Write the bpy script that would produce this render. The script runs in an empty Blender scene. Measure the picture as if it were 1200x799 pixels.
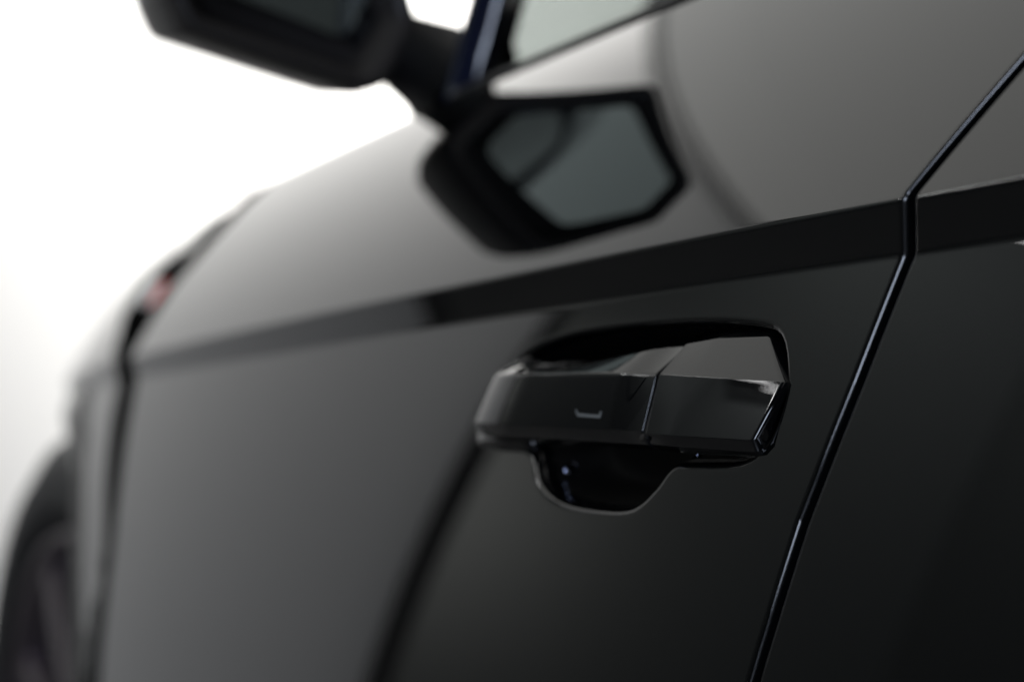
import bpy, bmesh, math, random
import numpy as np
from mathutils import Vector, Matrix
random.seed(3)
sc = bpy.context.scene
# ------------------------------------------------------------------ camera
CAMP = Vector((.563, -.355, 0.0))
YAW, PIT = math.radians(29.2), math.radians(.81)
cam = bpy.data.cameras.new('camera'); camo = bpy.data.objects.new('camera', cam)
sc.collection.objects.link(camo)
camo.location = CAMP
d = Vector((-math.cos(YAW)*math.cos(PIT), math.sin(YAW)*math.cos(PIT), math.sin(PIT)))
camo.rotation_euler = d.to_track_quat('-Z', 'Y').to_euler()
cam.lens = 64.5; cam.sensor_width = 36; cam.clip_start = .02; cam.clip_end = 100
cam.dof.use_dof = True; cam.dof.focus_distance = .575; cam.dof.aperture_fstop = 5.2; cam.dof.aperture_blades = 0
sc.camera = camo
# ------------------------------------------------------------------ view, world, lamps
sc.view_settings.view_transform = 'Standard'; sc.view_settings.look = 'None'
sc.view_settings.exposure = 0; sc.view_settings.gamma = 1; sc.view_settings.use_curve_mapping = False
w = bpy.data.worlds.new('World'); sc.world = w; w.use_nodes = True
w.node_tree.nodes['Background'].inputs[0].default_value = (.8, .9, 1, 1)
w.node_tree.nodes['Background'].inputs[1].default_value = .01
cy = sc.cycles
cy.use_denoising = True; cy.max_bounces = 10; cy.diffuse_bounces = 3; cy.glossy_bounces = 6
cy.transmission_bounces = 8; cy.sample_clamp_indirect = 6; cy.caustics_reflective = False; cy.caustics_refractive = False
cy.use_adaptive_sampling = True; cy.adaptive_threshold = .008

def area(name, loc, target, sx, sy, power, col=(1, 1, 1), spread=180):
    l = bpy.data.lights.new(name, 'AREA'); l.shape = 'RECTANGLE'; l.size = sx; l.size_y = sy
    l.energy = power; l.color = col; l.spread = math.radians(spread)
    o = bpy.data.objects.new(name, l); sc.collection.objects.link(o)
    o.location = loc; o.rotation_euler = (Vector(target)-Vector(loc)).to_track_quat('-Z', 'Y').to_euler()
    return o
# radiance of a Cycles area lamp = power / (area * pi)
area('overhead_softbox', (-1.95, -1.2, 2.925), (-1.95, -1.2, 0), 5.4, 5.30, .95*5.4*5.2*math.pi, (1, 1, .97))
area('overhead_softbox', (3.6, -1.2, 3.12), (3.6, -1.2, 0), 5.0, 5.4, .6*5.0*5.4*math.pi, (1, .99, .98))
area('backdrop_lamp', (-3.5, 1.7, 2.75), (-4.6, 1.4, 2.5), .3, 2.4, 106, (1, .98, .94))
area('backdrop_lamp', (-3.75, 2.6, .5), (-4.6, 2.6, .6), 1.3, 4.8, 135, (1, .965, .91))
area('wall_fill', (-6.0, -2.7, 1.1), (-7, -2.8, .9), 1.2, 1.2, 46, (1, .98, .95))  # unseen fill added to brighten the back wall mirrored in the door
area('wall_fill', (-6.0, -4.2, 3.9), (-7, -4.3, 3.0), .4, 1.6, 30, (.95, 1, .98))  # second added fill, higher up the same wall
area('side_fill', (-4.2, -5.1, 4.7), (-4.4, -6, 3.9), 3.5, .4, 270, (.95, .98, 1))  # unseen fill added so the side wall lightens the cap's lower face
area('cool_highlight_panel', (2.8, -1.9, -.05), (.1, 0, 0), 1.1, 1.4, 13*1.54*math.pi, (.70, .80, 1))  # unseen panel added for the cool highlight along the front door's rear edge
area('highlight_strip', (-4.05, 2.0, 2.85), (-4.0, 2.0, 0), .14, 1.6, 14*.224*math.pi, (1, 1, 1))  # added strip, gives the handle's top edge a highlight
area('highlight_strip', (-3.6, -3.95, 2.72), (0, 0, 0), 2.8, .09, 36*.25*math.pi, (1, 1, 1))  # added strip for the bright line on the handle's crease
area('highlight_strip', (-1.8, -2.7, 2.8), (-1.8, -2.7, 0), 3.0, .05, 14*.15*math.pi, (1, 1, 1))  # another added overhead strip for the handle's top edge highlight

# ------------------------------------------------------------------ helpers
def mat(name, col, rough=.5, metal=0, ior=1.5, coat=0, coatr=.02, coatior=1.5, trans=0):
    m = bpy.data.materials.new(name); m.use_nodes = True
    b = m.node_tree.nodes['Principled BSDF'].inputs
    b['Base Color'].default_value = (*col, 1); b['Roughness'].default_value = rough
    b['Metallic'].default_value = metal; b['IOR'].default_value = ior
    b['Coat Weight'].default_value = coat; b['Coat Roughness'].default_value = coatr
    b['Coat IOR'].default_value = coatior; b['Specular IOR Level'].default_value = .5 if not coat else 0; b['Transmission Weight'].default_value = trans
    return m
def add_noise(m, scale, strength, dist=.0005, rough=None, col=None, target='Normal'):
    nt = m.node_tree; N = nt.nodes; L = nt.links; b = N['Principled BSDF']
    tc = N.new('ShaderNodeTexCoord'); nz = N.new('ShaderNodeTexNoise'); nz.inputs['Scale'].default_value = scale
    nz.inputs['Detail'].default_value = 3
    L.new(tc.outputs['Object'], nz.inputs['Vector'])
    if strength:
        bp = N.new('ShaderNodeBump'); bp.inputs['Strength'].default_value = strength; bp.inputs['Distance'].default_value = dist
        L.new(nz.outputs['Fac'], bp.inputs['Height']); L.new(bp.outputs[0], b.inputs[target])
    if rough:
        mr = N.new('ShaderNodeMapRange'); mr.inputs['To Min'].default_value = rough[0]; mr.inputs['To Max'].default_value = rough[1]
        L.new(nz.outputs['Fac'], mr.inputs['Value']); L.new(mr.outputs[0], b.inputs['Roughness'])
    if col:
        cr = N.new('ShaderNodeValToRGB'); cr.color_ramp.elements[0].color = (*col[0], 1); cr.color_ramp.elements[1].color = (*col[1], 1)
        cr.color_ramp.elements[0].position = .3; cr.color_ramp.elements[1].position = .7
        L.new(nz.outputs['Fac'], cr.inputs[0]); L.new(cr.outputs[0], b.inputs['Base Color'])
    return m
PAINT = mat('black_paint', (.0016, .0018, .002), .35, coat=1, coatr=.012, coatior=1.55, ior=1.35)
add_noise(PAINT, 260, .02, .00012, target='Coat Normal')
GLOSS = mat('gloss_black_plastic', (.0016, .0018, .0022), .3, coat=1, coatr=.01, coatior=1.5, ior=1.3)
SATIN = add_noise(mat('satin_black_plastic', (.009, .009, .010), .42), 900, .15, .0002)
RUBBER = add_noise(mat('black_rubber', (.010, .010, .011), .55), 400, .2, .0003)
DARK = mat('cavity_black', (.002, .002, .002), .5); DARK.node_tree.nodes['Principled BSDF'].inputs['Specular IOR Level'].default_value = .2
MARK = mat('grey_print', (.13, .14, .14), .4)
WHITE = mat('white_enamel', (.8, .8, .8), .25, coat=1)
RED = mat('red_enamel', (.65, .015, .015), .25, coat=1)
CHROME = mat('bright_trim', (.20, .22, .30), .12, metal=1)
RIM = mat('dark_alloy', (.13, .11, .12), .3, metal=.8)
PAPER = add_noise(mat('white_backdrop_cloth', (.86, .86, .86), .85), 40, .1, .002)
FLOOR = add_noise(mat('studio_floor_paint', (.05, .05, .05), .5), 6, .05, .002, col=((.04, .04, .042), (.055, .055, .055)))
WALL = add_noise(mat('charcoal_studio_wall', (.095, .10, .098), .8), 12, .1, .002)
CLOTH = mat('black_edge_webbing', (.01, .01, .01), .8)
MOUNT = mat('matte_black_mount', (.004, .004, .0045), .6)
MOUNT.node_tree.nodes['Principled BSDF'].inputs['Specular IOR Level'].default_value = .12
LINER = mat('dull_black_felt', (.004, .004, .004), 1.0); LINER.node_tree.nodes['Principled BSDF'].inputs['Specular IOR Level'].default_value = 0
SILVER = mat('mirror_silver', (.58, .70, .71), .02, metal=1)
def glass_mat():
    m = bpy.data.materials.new('tinted_glass'); m.use_nodes = True
    N = m.node_tree.nodes; L = m.node_tree.links; N.clear()
    out = N.new('ShaderNodeOutputMaterial'); mx = N.new('ShaderNodeMixShader'); fr = N.new('ShaderNodeFresnel')
    tr = N.new('ShaderNodeBsdfTransparent'); gl = N.new('ShaderNodeBsdfGlossy')
    fr.inputs[0].default_value = 1.5; tr.inputs[0].default_value = (.13, .145, .142, 1); gl.inputs['Roughness'].default_value = .01
    L.new(fr.outputs[0], mx.inputs[0]); L.new(tr.outputs[0], mx.inputs[1]); L.new(gl.outputs[0], mx.inputs[2]); L.new(mx.outputs[0], out.inputs[0])
    return m
GLASS = glass_mat()

def link(name, me, m, parent=None, smooth=True):
    o = bpy.data.objects.new(name, me); sc.collection.objects.link(o)
    if m and not me.materials: me.materials.append(m)
    if smooth: me.shade_smooth()
    if parent: o.parent = parent
    return o
def mesh(name, v, f, m, parent=None, smooth=True):
    me = bpy.data.meshes.new(name); me.from_pydata([tuple(map(float, p)) for p in v], [], f); me.validate(); me.update()
    return link(name, me, m, parent, smooth)
def grid(name, X, Y, Z, m, parent=None, flip=False):
    nv, nu = X.shape
    V = np.stack([X, Y, Z], -1).reshape(-1, 3)
    i = np.arange(nv*nu).reshape(nv, nu)
    q = np.stack([i[:-1, :-1], i[:-1, 1:], i[1:, 1:], i[1:, :-1]], -1).reshape(-1, 4)
    if flip: q = q[:, ::-1]
    me = bpy.data.meshes.new(name)
    me.vertices.add(len(V)); me.vertices.foreach_set('co', V.astype(np.float32).ravel())
    me.loops.add(q.size); me.loops.foreach_set('vertex_index', q.astype(np.int32).ravel())
    me.polygons.add(len(q)); me.polygons.foreach_set('loop_start', (np.arange(len(q))*4).astype(np.int32))
    me.update(calc_edges=True); me.validate()
    return link(name, me, m, parent)
def bevel(o, wd, seg=3, ang=30):
    b = o.modifiers.new('bevel', 'BEVEL'); b.width = wd; b.segments = seg; b.limit_method = 'ANGLE'; b.angle_limit = math.radians(ang)
    wn = o.modifiers.new('wn', 'WEIGHTED_NORMAL'); wn.keep_sharp = False
    return o
def prism(name, pts, d, m, parent=None, bev=0, seg=3):
    """closed solid: outline pts (3-D, planar) swept by vector d"""
    n = len(pts); P = [Vector(p) for p in pts]; D = Vector(d)
    v = P+[p+D for p in P]
    f = [tuple(range(n))[::-1], tuple(range(n, 2*n))]+[(i, (i+1) % n, n+(i+1) % n, n+i) for i in range(n)]
    me = bpy.data.meshes.new(name); me.from_pydata([tuple(p) for p in v], [], f)
    bm = bmesh.new(); bm.from_mesh(me); bmesh.ops.recalc_face_normals(bm, faces=bm.faces); bm.to_mesh(me); bm.free()
    o = link(name, me, m, parent, smooth=bev > 0)
    if bev: bevel(o, bev, seg)
    return o
def tube(name, pts, r, m, parent=None, seg=12, sx=1.0):
    P = [Vector(p) for p in pts]; v = []; f = []
    for i, p in enumerate(P):
        t = (P[min(i+1, len(P)-1)]-P[max(i-1, 0)]).normalized()
        a = t.cross(Vector((0, 0, 1)))
        if a.length < 1e-3: a = t.cross(Vector((0, 1, 0)))
        a.normalize(); b = a.cross(t).normalized(); rr = r[i] if isinstance(r, (list, tuple)) else r
        for k in range(seg):
            th = 2*math.pi*k/seg; v.append(p+a*math.cos(th)*rr*sx+b*math.sin(th)*rr)
    for i in range(len(P)-1):
        for k in range(seg): f.append((i*seg+k, i*seg+(k+1) % seg, (i+1)*seg+(k+1) % seg, (i+1)*seg+k))
    f.append(tuple(range(seg))); f.append(tuple(range((len(P)-1)*seg, len(P)*seg))[::-1])
    return mesh(name, v, f, m, parent)
def thing(name, label, cat, loc=(0, 0, 0), group=None):
    o = bpy.data.objects.new(name, None); sc.collection.objects.link(o); o.location = loc; o['label'] = label; o['category'] = cat
    if group: o['group'] = group
    return o
def struct(o): o['kind'] = 'structure'; return o

# ------------------------------------------------------------------ studio
GZ = -.86
def plane(name, pts, m): return struct(mesh(name, pts, [tuple(range(len(pts)))], m, smooth=False))
plane('floor', [(-9, -8, GZ), (9, -8, GZ), (9, 8, GZ), (-9, 8, GZ)], FLOOR)
plane('back_wall', [(-7, -8, GZ), (-7, 8, GZ), (-7, 8, 5), (-7, -8, 5)], WALL)
plane('side_wall', [(-7, -6, GZ), (-7, -6, 5), (9, -6, 5), (9, -6, GZ)], WALL)
plane('rear_wall', [(9, -8, GZ), (9, 8, GZ), (9, 8, 5), (9, -8, 5)], WALL)
plane('ceiling', [(-9, -8, 5), (9, -8, 5), (9, 8, 5), (-9, 8, 5)], WALL)
# white backdrop: one big upright cloth screen with a rounded outward edge
def catmull(P, n=8, closed=False):
    out = []; m = len(P); rng = range(m) if closed else range(m-1)
    for i in rng:
        g = (lambda k: P[k % m]) if closed else (lambda k: P[min(max(k, 0), m-1)])
        p0, p1, p2, p3 = (np.array(g(i+k), float) for k in (-1, 0, 1, 2))
        for j in range(n):
            t = j/n; out.append(.5*((2*p1)+(-p0+p2)*t+(2*p0-5*p1+4*p2-p3)*t*t+(-p0+3*p1-3*p2+p3)*t**3))
    if not closed: out.append(np.array(P[-1], float))
    return out
BY, BZ = -1.75, 2.88
bd = prism('backdrop', [(-4.6, BY, GZ+.002), (-4.6, BY, BZ), (-4.6, 6.5, BZ), (-4.6, 6.5, GZ+.002)], (-.03, 0, 0), PAPER); struct(bd)
et = tube('backdrop_edge', [(-4.57, BY-.03, GZ+.01), (-4.57, BY-.03, 1.0), (-4.57, BY-.03, BZ-.2), (-4.57, BY+.03, BZ+.0), (-4.57, BY+.3, BZ+.03), (-4.57, 2, BZ+.03), (-4.57, 6.5, BZ+.03)], [.055, .055, .055, .04, .02, .007, .007], CLOTH, seg=10); et.parent = bd

# slatted flag added out of frame so the handle's rear cap mirrors something dark
scr = thing('added_flag', 'added black slatted flag on a stand, a dark shape for the handle cap to mirror', 'added reflection flag', (-2.80, -3.2, GZ))
prism('post', [(-.02, -.02, .002), (.02, -.02, .002), (.02, .02, .002), (-.02, .02, .002)], (0, 0, 3.70), CLOTH, scr)
for a_ in (0, 2.09, 4.19): tube('leg', [(0, 0, .55), (.42*math.cos(a_), .42*math.sin(a_), .02)], .012, CLOTH, scr, seg=8)
for k in range(9):
    sl = prism('slat', [(-.62-.06*k, -.006, -.034), (-.62-.06*k, .006, -.034), (-.62-.06*k, .006, .034), (-.62-.06*k, -.006, .034)], (.64+.06*k, 0, 0), CLOTH, scr)
    sl.location = (0, 0, 2.93+k*.092); sl.rotation_euler = (0, math.radians(random.uniform(3, 8)), 0)

# ------------------------------------------------------------------ body surface (x forward = -x, outward = -y)
def zc(x): return .0406+.0473*x
def sst(a, b, t):
    t = np.clip((t-a)/(b-a), 0, 1); return t*t*(3-2*t)
def alpha(q):
    lo = np.radians(np.interp(-q, [.015, .15, .25, .35, .6], [16, 11, 4, -5, -14]))
    hi = np.radians(np.interp(q, [0, .12], HI)); bd_ = math.radians(BAND)
    a = lo+(bd_-lo)*sst(-.0168, -.0138, q)
    return a+(hi-a)*sst(-.0012, .0012, q)
HI = [28, 39]; BAND = -13
Qs = np.arange(-.8, .25, .0003); _A = np.tan(alpha(Qs))
_P = np.concatenate([[0], np.cumsum((_A[1:]+_A[:-1])/2*.0003)]); _P0 = np.interp(0, Qs, _P)
def Pq(q): return -(np.interp(q, Qs, _P)-_P0)
def Bx(x): return -(x-.2)**2/18-np.maximum(0, -1.10-x)**2*1.2-np.maximum(0, -.75-x)**2*.11
def OFF(x, z): return Bx(x)+Pq(z-zc(x))
def pt(x, q, e=0): z = float(zc(x))+q; return Vector((x, -float(OFF(x, z))-e, z))

def xg(q): return np.interp(q, [-.55, -.1392, -.092, -.0525, -.0137, .0018, .0389, .118], [.048, .1200, .1308, .1436, .1550, .1588, .1845, .235])  # rear cut line
def xf(q): return np.interp(q, [-.55, -.1361, -.0618, .0023, .05, .10, .12], [-.53, -.648, -.687, -.7144, -.700, -.640, -.600])
def wf(q): return np.interp(q, [-.55, -.15, -.05, .0, .06, .10, .12], [.004, .022, .070, .080, .075, .085, .085])                                           # front cut line
BELT = .115
rows = np.unique(np.round(np.concatenate([np.arange(-.55, -.12, .01), np.arange(-.12, -.02, .0005), np.arange(-.02, .004, .0004), np.arange(.004, BELT+.0001, .003), [BELT]]), 5))
pocket = [(-.0620, .0080), (-.045, .0118), (-.0098, .0153), (.0475, .0168), (.0882, .0150), (.1040, .0107), (.1120, -.0026), (.1130, -.0130), (.1085, -.0240), (.0965, -.0312),
          (.0673, -.0334), (.0580, -.0345), (.0505, -.0419), (.0385, -.0492), (.0192, -.0514), (-.0121, -.0506), (-.0313, -.0446), (-.0410, -.0345), (-.050, -.0325), (-.0733, -.0318), (-.0905, -.0275), (-.0890, -.019), (-.080, -.006), (-.072, .003)]
pk = np.array(catmull(pocket, 4, True))
def sdist(X, Z):
    D = np.full(X.shape, 9.); ins = np.zeros(X.shape, bool)
    n = len(pk)
    for i in range(n):
        a = pk[i]; b = pk[(i+1) % n]; ab = b-a
        t = np.clip(((X-a[0])*ab[0]+(Z-a[1])*ab[1])/(ab@ab), 0, 1)
        D = np.minimum(D, np.hypot(X-a[0]-t*ab[0], Z-a[1]-t*ab[1]))
        c = ((a[1] > Z) != (b[1] > Z)); ins ^= c & (X < (b[0]-a[0])*(Z-a[1])/(b[1]-a[1]+1e-12)+a[0])
    return np.where(ins, D, -D)
def pocket_depth(X, Z):
    m = (X > -.12) & (X < .14) & (Z > -.07) & (Z < .035)
    out_ = np.zeros(X.shape)
    t = sdist(X[m], Z[m]); r = .0030
    t = t+.0006
    d_ = np.where(t <= 0, 0, np.where(t < r, r-np.sqrt(np.maximum(r*r-np.minimum(t, r)**2, 0)), r+ (t-r)*5))
    cap_ = .030
    d_ = np.where(d_ > cap_*.6, cap_*.6+cap_*.4*(1-np.exp(-(d_-cap_*.6)/(cap_*.4))), d_)
    out_[m] = d_
    return out_
def panel(name, xa, xb, cols, rows, parent, pocket_on=False, ra=True, rb=True, top_roll=True, inset=0, R=.0022):
    """body skin between cut lines xa(q), xb(q); edges roll inward; cols in 0..1 of the width"""
    k = 7; FL = .016
    th = np.linspace(0, math.pi/2, k)
    c = []   # (type, value): x = lerp + shift, inset
    colsX = []; ins = []
    A = xa(rows); Bv = xb(rows)
    cols = np.unique(np.concatenate([cols, np.array([.0003, .0008, .002, .004])/.7, 1-np.array([.0003, .0008, .002, .004])/.7]))
    if ra:
        colsX.append(A+0*A); ins.append(FL+R)
        for t in th[::-1]: colsX.append(A+R-R*math.sin(t)); ins.append(R*(1-math.cos(t)))
        A2 = A+R
    else: A2 = A
    B2 = Bv-R if rb else Bv
    for u in cols: colsX.append(A2*(1-u)+B2*u if False else A2+(B2-A2)*u); ins.append(0)
    if rb:
        for t in th[1:]: colsX.append(Bv-R+R*math.sin(t)); ins.append(R*(1-math.cos(t)))
        colsX.append(Bv+0*Bv); ins.append(FL+R)
    X = np.stack(colsX, 1); I = np.array(ins)[None, :]+0*X
    q = rows[:, None]+0*X; Z = zc(X)+q
    O = OFF(X, Z)
    if pocket_on: O = O-pocket_depth(X, Z)
    Y = -(O-I-inset)
    if top_roll:
        ex = []
        for dz, di in ((.0006, .0008), (.0008, .003), (.0008, .012)):
            ex.append((X[-1:], Y[-1:]+di, Z[-1:]+dz))
        X = np.concatenate([X]+[e[0] for e in ex]); Y = np.concatenate([Y]+[e[1] for e in ex]); Z = np.concatenate([Z]+[e[2] for e in ex])
    return grid(name, X, Y, Z, PAINT, parent)

def shade_pocket(o):  # deep faces of the painted bowl go black: recess shade put into the material
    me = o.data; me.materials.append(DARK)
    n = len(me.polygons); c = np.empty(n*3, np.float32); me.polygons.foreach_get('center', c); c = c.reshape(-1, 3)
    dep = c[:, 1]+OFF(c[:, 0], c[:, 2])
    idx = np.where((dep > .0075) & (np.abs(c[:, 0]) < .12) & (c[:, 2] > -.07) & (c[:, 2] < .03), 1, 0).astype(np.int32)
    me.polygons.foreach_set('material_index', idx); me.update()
car = thing('car', 'glossy black car seen close along its front door with recessed pull handle', 'car', (0, 0, 0))
# fine columns where the handle pocket lies
def cols_door():
    # columns tuned in metres on the q=-.05 row
    a = float(xf(np.array(-.05)))+.0022; b = float(xg(np.array(-.05)))-.0022
    xs = np.concatenate([np.linspace(a, -.13, 60)[:-1], np.arange(-.13, b-.02, .0005), np.linspace(b-.02, b, 12)])
    return (xs-a)/(b-a)
door = panel('front_door', xf, xg, cols_door(), rows, car, pocket_on=True)
shade_pocket(door)
rows2 = np.unique(np.round(np.concatenate([np.arange(-.55, -.02, .006), np.arange(-.02, .004, .0004), np.arange(.004, BELT+.0001, .003), [BELT]]), 5))
GAP = .0027
rear = panel('rear_door', lambda q: xg(q)+GAP, lambda q: .75+0*q, np.linspace(0, 1, 60), rows2, car, rb=False, inset=.0018, R=.0007)
inner = panel('door_jamb', lambda q: xg(q)-.03, lambda q: xg(q)+.04, np.linspace(0, 1, 8), rows2[::3], car, ra=False, rb=False, top_roll=False)
inner.location.y = .0155; inner.data.materials[0] = RUBBER
# fender in front of the door, with wheel arch cut by a curved front-lower boundary
def hood_q(x): return np.interp(x, [-1.9, -1.6, -1.21, -.75], [.0, .026, .060, .102])
WC = Vector((-1.13, 0, -.402)); AR, AX = .385, .462
def build_fender():
    us = np.concatenate([np.linspace(0, .12, 14), np.linspace(.13, 1, 110)])
    vs = np.concatenate([np.linspace(0, .2, 24)[:-1], np.linspace(.2, 1, 70)])
    X = np.zeros((len(vs), len(us))); Z = X.copy()
    for j, u in enumerate(us):
        xt = -.70-u*1.0
        dx = xt-WC.x
        for i, v in enumerate(vs):
            xx = xt
            for _ in range(3):
                top = float(zc(xx)+hood_q(xx)); dx = xx-WC.x
                bot = WC.z+AR*math.sqrt(max(1-(dx/AX)**2, 0)) if abs(dx) < AX*.999 else WC.z
                if abs(dx) >= AX*.97: bot = min(bot, WC.z+AR*.243)-max(0, abs(dx)-AX*.97)*14
                bot = max(bot, -.50)
                z = bot+(top-bot)*v; q = z-float(zc(xx))
                edge_x = float(xf(q)-wf(q))
                xx = edge_x+(xt+.70) if u >= .12 else edge_x+(xt+.70)
                xx = xt*min(1, u/.12)+edge_x*(1-min(1, u/.12)) if u < .12 else xt
            X[i, j] = xx; Z[i, j] = z
    O = OFF(X, Z)
    rr = np.sqrt(((X-WC.x)/AX)**2+((Z-WC.z)/AR)**2)
    O = O+.030*sst(.0, .055, -(Z-zc(X)))*sst(.85, 1.10, -X)
    Y = -O
    parts_ = [(X, Y, Z)]
    for dz, dy in ((.004, .004), (.006, .011), (.007, .022), (.009, .06), (.012, .3)): parts_.append((X[-1:], Y[-1:]+dy, Z[-1:]+dz))
    lip = [(X[:1], Y[:1]+dy, Z[:1]+dz) for dy, dz in ((.05, 0), (.012, .0015), (.004, .0008))]
    parts_ = lip+parts_
    X, Y, Z = (np.concatenate([p[k] for p in parts_]) for k in range(3))
    X = np.concatenate([X[:, :1], X[:, :1]+.0006, X], 1); Y = np.concatenate([Y[:, :1]+.02, Y[:, :1]+.0015, Y], 1); Z = np.concatenate([Z[:, :1], Z[:, :1], Z], 1)
    return grid('front_fender', X, Y, Z, PAINT, car, flip=True)
build_fender()
# black shut line trim between fender and door
qs = np.linspace(-.5, .117, 50)
X = np.stack([xf(qs)-wf(qs)-.006, xf(qs)-wf(qs)*.8-.001, xf(qs)-.003, xf(qs)+.004], 1); Zt = zc(X)+qs[:, None]
Yt = -OFF(X, Zt)+np.array([.010, .0012, .0012, .006])[None]
grid('shut_line_seal', X, Yt, Zt, LINER, car)

# satin strip added to make a dark band behind the wheel arch
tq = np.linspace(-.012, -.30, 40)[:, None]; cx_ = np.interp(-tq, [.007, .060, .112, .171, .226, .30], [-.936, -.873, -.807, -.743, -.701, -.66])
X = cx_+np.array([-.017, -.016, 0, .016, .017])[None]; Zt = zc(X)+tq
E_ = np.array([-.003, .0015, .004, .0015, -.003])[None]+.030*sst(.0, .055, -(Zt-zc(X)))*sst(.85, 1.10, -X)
grid('fender_dark_strip', X, -OFF(X, Zt)-E_, Zt, SATIN, car, flip=True)
# ------------------------------------------------------------------ door handle
_oh = np.polyfit([-.10, -.08, -.06, -.03, .0, .03, .06, .09, .12], [.0213, .0215, .0216, .0214, .0206, .0190, .0167, .0136, .0098], 3)
def OHb(x): return np.polyval(_oh, x)
def OH(x, z):   # outward position of the handle's outer sheet, leaning like the door
    return OHb(x)-(z+.0120)*(.11+.25*sst(.036, .062, x))
def XS(x, z): return x+1.35*(float(OH(x, z))-float(OHb(x)))
def rounded(poly, seg=4):
    out_ = []; n = len(poly)
    for i in range(n):
        p = np.array(poly[i][:2], float); r = poly[i][2]
        a = np.array(poly[i-1][:2], float)-p; b = np.array(poly[(i+1) % n][:2], float)-p
        la, lb = np.hypot(*a), np.hypot(*b); a /= la; b /= lb
        ang = math.acos(max(-1, min(1, float(a@b)))); t = min(r/math.tan(ang/2), la*.45, lb*.45)
        p0 = p+a*t; p2 = p+b*t
        for k in range(seg+1):
            s = k/seg; out_.append((1-s)**2*p0+2*s*(1-s)*p+s*s*p2)
    return out_
def loft(name, secs, m, parent=None):
    n = len(secs[0]); v = [p for s in secs for p in s]; f = []
    for i in range(len(secs)-1):
        for k in range(n): f.append((i*n+k, i*n+(k+1) % n, (i+1)*n+(k+1) % n, (i+1)*n+k))
    f.append(tuple(range(n))[::-1]); f.append(tuple(range((len(secs)-1)*n, len(secs)*n)))
    me = bpy.data.meshes.new(name); me.from_pydata([tuple(map(float, p)) for p in v], [], f)
    bm = bmesh.new(); bm.from_mesh(me); bmesh.ops.recalc_face_normals(bm, faces=bm.faces); bm.to_mesh(me); bm.free()
    return link(name, me, m, parent)
# contours x(z)
def xL(z): return np.interp(z, [-.034, -.024, -.017, -.010, -.005, -.001, .002, .012], [-.086, -.0865, -.0830, -.0775, -.0715, -.0645, -.057, -.044])
def xS(z): return np.interp(z, [-.032, -.0235, -.014, -.0040, .0012, .0060, .0112, .015], [.0460, .0475, .0505, .0555, .0585, .0625, .0740, .086])
def xE(z): return np.interp(z, [-.032, -.0235, -.014, -.0048, .0012, .0085, .013], [.0985, .1010, .1085, .1165, .1165, .1085, .104])
def grip_sec(s):
    xr = -.058+s*(.058+.058)            # nominal x on the crease
    zt = float(np.interp(xr, [-.06, -.045, -.025, -.005, .015, .04, .06], [.0020, .0012, -.0010, -.0012, .0010, .0047, .0066]))
    zk = -.0024; zb = -.0235; hi = max(zt+.001, zk+.0022)
    ins_t = float(np.interp(xr, [-.06, -.03, .0, .06], [.0040, .0035, .0050, .0065]))
    poly = [(.0085, zb-.0045, .001), (.0042, zb-.0025, .001), (.0010, zb+.0020, .0010), (0.0, zk, .0026), (ins_t, hi, .0016), (ins_t+.0045, hi+.0008+.0006, .001), (.016, hi-.001, .002), (.016, zb-.001, .002)]
    pts = rounded(poly, 4); sec = []
    for i_, z in pts:
        a, b = float(xL(z)), float(xS(z))-.0007
        x = a+(b-a)*s
        dl = x-a; nose = 1-min(dl/.016, 1.0); gent = max(0, .048-dl)
        drop = 3.8*gent**2+.0095*(1-math.sqrt(max(0, 1-nose**2.4)))
        dr = max(0, 1-(b-x)/.0004); endr = .0004*(1-math.sqrt(max(0, 1-dr*dr)))
        ii = max(i_, 0)
        o = float(OH(x, z))-drop-endr-ii*(1-.75*nose**2); x = XS(x, z)
        zz = z+(-.0125-z)*(endr/.02+.12*nose**5)
        sec.append((x, -o, zz))
    return sec
ss = list(np.linspace(0, .02, 8)[:-1])+list(np.linspace(.02, .25, 30)[:-1])+list(np.linspace(.25, .985, 60)[:-1])+list(np.linspace(.985, 1, 8))
grip = loft('door_handle', [grip_sec(s) for s in ss], GLOSS, car)
def cap_sec(s):
    zt = float(np.interp(s, [0, .3, 1], [.0076, .0092, .0096])); zk = float(np.interp(s, [0, 1], [-.0024, -.0046])); zb = float(np.interp(s, [0, 1], [-.0235, -.0240]))
    poly = [(.0085, zb-.0045, .001), (.0042, zb-.0022, .0008), (.0012, zb+.0014, .0006), (0.0, zk, .00045), (.0030, zt, .0006), (.0085, zt+.0032, .001), (.017, zt+.001, .002), (.017, zb-.001, .002)]
    pts = rounded(poly, 4); sec = []
    for i_, z in pts:
        a, b = float(xS(z))+.0006, float(xE(z))
        x = a+(b-a)*s
        dl = max(0, 1-(x-a)/.0008); e1 = .0008*(1-math.sqrt(max(0, 1-dl*dl)))
        dr = max(0, 1-(b-x)/.0016); e2 = .0022*(1-math.sqrt(max(0, 1-dr*dr)))
        o = float(OH(x, z))-e1-e2-i_; x = XS(x, z)
        sec.append((x, -o, z+(-.008-z)*(e1+e2)/.03))
    return sec
ss = list(np.linspace(0, .025, 8)[:-1])+list(np.linspace(.025, .95, 40)[:-1])+list(np.linspace(.95, 1, 10))
loft('end_cap', [cap_sec(s) for s in ss], GLOSS, grip)
# dark joint filler behind the split line
def joint_sec(t):
    sec = []
    for i_, z in rounded([(.0016, -.0245, .001), (.0012, -.004, .0005), (.0065, .0062, .001), (.015, .006, .001), (.015, -.0245, .001)], 3):
        x = float(xS(z))+t; sec.append((XS(x, z), -(float(OH(x, z))-i_), z))
    return sec
loft('joint_seal', [joint_sec(-.002), joint_sec(.002)], DARK, grip)
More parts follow.
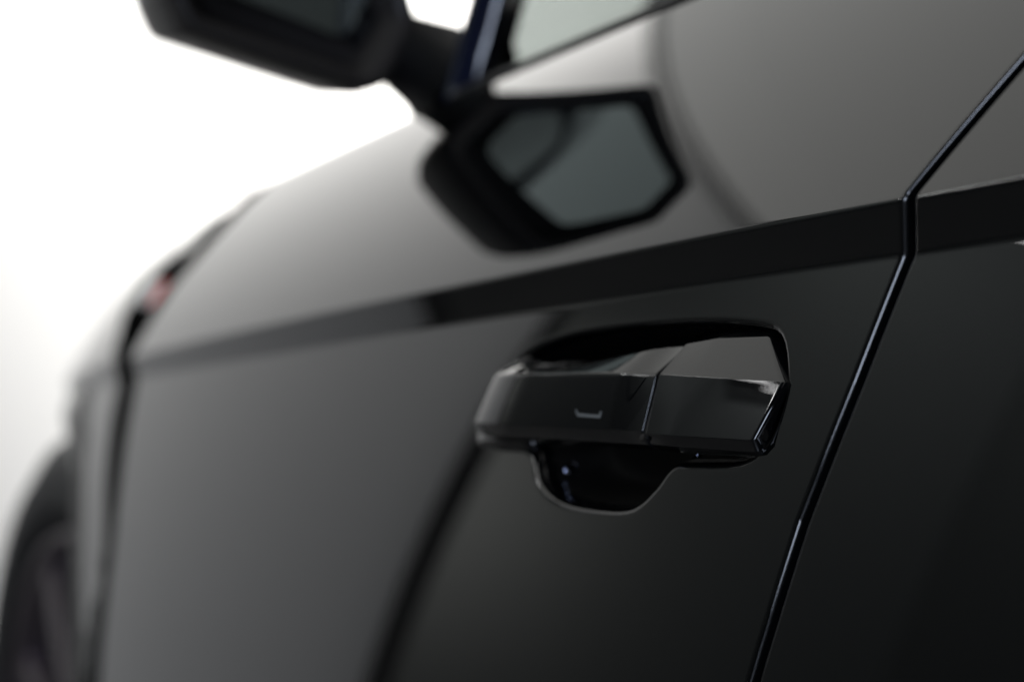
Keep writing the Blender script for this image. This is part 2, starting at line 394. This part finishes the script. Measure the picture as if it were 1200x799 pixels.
# small engraved-looking touch mark: a shallow bracket of print
def onh(x, z, e=.00018): return (XS(x, z), -(float(OH(x, z))-.001*(-.0042-z)/.0173)-e, z)
mk = [(.0087, -.0150), (.0095, -.0150), (.0103, -.0163), (.0232, -.0166), (.0241, -.0153), (.0249, -.0153), (.0238, -.0176), (.0100, -.0173)]
v = [onh(x, z) for x, z in mk]+[onh(x, z, -.0006) for x, z in mk]
n = len(mk); f = [(0, 1, 2, 7), (2, 3, 6, 7), (3, 4, 5, 6)]+[(i, (i+1) % n, n+(i+1) % n, n+i) for i in range(n)]
mesh('touch_mark', v, f, MARK, grip, smooth=False)
# foot at the front end where the handle meets the door
fs = []
for t in np.linspace(0, 1, 14):
    x = -.0905+t*.048; o0 = float(OFF(x, -.028)); hgt = .0045*math.sin(math.pi*min(1, t*1.6+.12)/2)*(1-.5*max(0, t-.6)/.4)
    sec = [(o0-.006, -.0325), (o0+hgt*.4, -.0325), (o0+hgt, -.029), (o0+hgt, -.0265), (o0-.006, -.0255)]
    fs.append([(x, -o, z) for z, o in [(z, o) for o, z in sec]])
loft('handle_foot', fs, GLOSS, grip)
tube('hinge_pin', [(-.040, .004, -.004), (-.020, .004, -.004)], .006, SATIN, grip)
tube('glint_stud', [(-.0300, .0035, -.0375), (-.0285, -.0005, -.0385)], .0019, CHROME, grip, seg=10)  # bright stud added to make the small glint in the cup
tube('lock_arm', [(.0505, .004, -.0300), (.0515, -.0030, -.0345), (.0525, .004, -.040)], .0012, CHROME, grip)

# ------------------------------------------------------------------ windows, pillar, trim
xs = np.linspace(-.44, .75, 60)
def belt_strip(name, dz0, dz1, e0, e1, m, x0=-.31, x1=.75, thick=.004):
    X = np.linspace(x0, x1, 60); v = []; f = []
    for x in X:
        b = pt(x, BELT)
        for dz, e in ((dz0, e0), (dz0+.0005, e0+thick), (dz1, e1+thick), (dz1+.001, e1), (dz1, e1-.004), (dz0, e0-.004)):
            v.append((x, b.y-e, b.z+dz))
    for i in range(len(X)-1):
        for k in range(6): f.append((i*6+k, i*6+(k+1) % 6, (i+1)*6+(k+1) % 6, (i+1)*6+k))
    return mesh(name, v, f, m, car)
belt_strip('belt_seal', .001, .0055, -.004, -.008, SATIN)
# windscreen pillar

PH = [0, .05, .10, .20, .32, .45, .55]; PX = [-.305, -.297, -.285, -.22, .0, .30, .75]
def pil(h): return Vector((float(np.interp(h, PH, PX)), .104+h*.22, float(zc(-.3))+BELT+h))
tube('windscreen_pillar', [pil(h-.01) for h in np.linspace(0, .55, 34)], [float(np.interp(h, [0, .12, .3], [.0150, .015, .038])) for h in np.linspace(0, .55, 34)], mat('pillar_paint', (.006, .008, .02), .3, coat=1, coatr=.02), car, seg=16, sx=.8)
# side glass: leans inward 30 degrees
H = np.linspace(0, .54, 20)[:, None]+np.zeros((1, 30)); X0 = np.interp(H, PH, PX); X = X0+(.95-X0)*np.linspace(0, 1, 30)[None, :]
b_y = np.minimum(-OFF(X, zc(X)+BELT)+.012, .104)
grid('side_window', X, b_y+H*.22, zc(X)+BELT+.004+H*(float(zc(-.3))+.55+BELT-zc(X)-BELT)/.55, GLASS, car)
belt_strip('inner_sill', .0, .026, -.050, -.060, SATIN, x0=-.28, x1=.02)
# windscreen behind the pillar
v = [(-.62, .20, .135), (-.36, .17, .14), (.12, .42, .56), (-.10, .95, .62), (-.75, .95, .18)]
mesh('windscreen', v, [(0, 1, 2, 3, 4)], GLASS, car, smooth=False)
tube('wiper_arm', [(-.60, .22, .14), (-.36, .42, .30), (-.20, .60, .40)], .004, SATIN, car)

# ------------------------------------------------------------------ side mirror
mir = bpy.data.objects.new('side_mirror', None); sc.collection.objects.link(mir); mir.parent = car
def hexa(xp, k=1.0, cy_=-.000, cz_=0.0):
    base = [(.096, .190), (.073, .150), (-.037, .176), (-.046, .194), (-.066, .257), (-.052, .294), (.055, .299)]
    c = np.mean(base, axis=0)
    return [(xp, c[0]+(y-c[0])*k, c[1]+(z-c[1])*k) for y, z in base]
secs = []
for xo, k in ((-.470, .45), (-.462, .62), (-.440, .80), (-.410, .93), (-.375, 1.0), (-.352, 1.0), (-.348, .985), (-.348, .93), (-.3535, .84), (-.380, .83)):
    ring = hexa(xo, k); p2 = rounded([(p[1], p[2], .014*k) for p in ring], 5)
    secs.append([(xo, p[0], p[1]) for p in p2])
SHELL = mat('mirror_shell', (.022, .020, .019), .4); SHELL.node_tree.nodes['Principled BSDF'].inputs['Specular IOR Level'].default_value = .15
loft('mirror_housing', secs, SHELL, mir)
p2 = rounded([(p[1], p[2]+.004+(.009 if p[2] < .215 else 0), .012) for p in hexa(0, .76)], 5)
prism('mirror_glass', [(-.356-.12*(p[0]-.02), p[0], p[1]) for p in p2], (-.003, 0, 0), SILVER, mir)
tube('mirror_stalk', [(-.392, .072, .196), (-.382, .088, .186), (-.356, .108, .168), (-.336, .122, .150)], [.017, .019, .027, .037], MOUNT, mir, seg=20, sx=1.0)

# ------------------------------------------------------------------ fender badge / vent
def patch(name, poly_lo, poly_hi, e, m, parent, n=16):
    A_ = catmull(poly_lo, 5); B_ = catmull(poly_hi, 5); k = len(A_)
    X = np.zeros((6, k)); Qz = X.copy()
    for j in range(k):
        for i in range(6):
            t = min(max((i-1)/3, 0), 1); X[i, j] = A_[j][0]*(1-t)+B_[j][0]*t; Qz[i, j] = A_[j][1]*(1-t)+B_[j][1]*t
    Z = zc(X)+Qz; E_ = np.array([-.004, e, e, e, e, -.004])[:, None]+0*X; E_[:, 0] = -.004; E_[:, -1] = -.004
    return grid(name, X, -OFF(X, Z)-E_, Z, m, parent)
patch('fender_vent', [(-.785, .006), (-.79, .008), (-.81, .022), (-.86, .045)], [(-.755, .082), (-.77, .082), (-.81, .078), (-.86, .066)], .0015, LINER, car)
patch('badge', [(-.748, .040), (-.790, .043)], [(-.746, .058), (-.786, .061)], .004, WHITE, car)
patch('badge_stripe', [(-.7385, .039), (-.7475, .040)], [(-.7365, .057), (-.7455, .058)], .004, RED, car)

# ------------------------------------------------------------------ front wheel and arch liner
def revolve(name, prof, m, parent, seg=72):
    v = []; f = []; n = len(prof)
    for k in range(seg):
        a = 2*math.pi*k/seg
        for r, y in prof: v.append((WC.x+r*math.cos(a), y, WC.z+r*math.sin(a)))
    for k in range(seg):
        for i in range(n-1): f.append((k*n+i, k*n+i+1, ((k+1) % seg)*n+i+1, ((k+1) % seg)*n+i))
    return mesh(name, v, f, m, parent)
WY = .118
wheel = bpy.data.objects.new('front_wheel', None); sc.collection.objects.link(wheel); wheel.parent = car
revolve('tyre', [(.25, WY+.03), (.253, WY+.008), (.275, WY-.006), (.312, WY-.004), (.337, WY+.012), (.348, WY+.035), (.350, WY+.12), (.346, WY+.21), (.30, WY+.25), (.25, WY+.2)], RUBBER, wheel)
revolve('rim', [(.252, WY+.012), (.248, WY+.002), (.240, WY+.006), (.232, WY+.03), (.228, WY+.17), (.02, WY+.175)], RIM, wheel)
sp = None
for k in range(10):
    a = 2*math.pi*(k+.35)/10; ca, sa = math.cos(a), math.sin(a)
    if sp is None:
        me = prism('spoke', [(.05, 0, -.022), (.238, 0, -.014), (.238, 0, .014), (.05, 0, .022)], (0, .03, 0), RIM, wheel, bev=.004); sp = me; o = me
    else:
        o = sp.copy(); sc.collection.objects.link(o)
    o.location = (WC.x, WY+.012, WC.z); o.rotation_euler = (0, -a, 0)
revolve('hub_cap', [(.001, WY+.006), (.05, WY+.008), (.062, WY+.018), (.065, WY+.05)], GLOSS, wheel)
# arch liner
v = []; f = []
for k in range(40):
    a = math.radians(-45+270*k/39)
    for y, r in ((.05, AR+.006), (.5, AR+.006)): v.append((WC.x+(r+AX-AR)*math.cos(a), (y if y > .3 else max(-.01, -float(OFF(WC.x+(r+AX-AR)*math.cos(a), WC.z+r*math.sin(a)))+.015)), WC.z+r*math.sin(a)))
for k in range(39): f.append((2*k, 2*k+1, 2*k+3, 2*k+2))
mesh('arch_liner', v, f, LINER, car)
mesh('inner_liner', [(-1.6, .6, GZ+.1), (-.7, .6, GZ+.1), (-.7, .6, -.06), (-1.6, .6, -.06)], [(0, 1, 2, 3)], LINER, car, smooth=False)
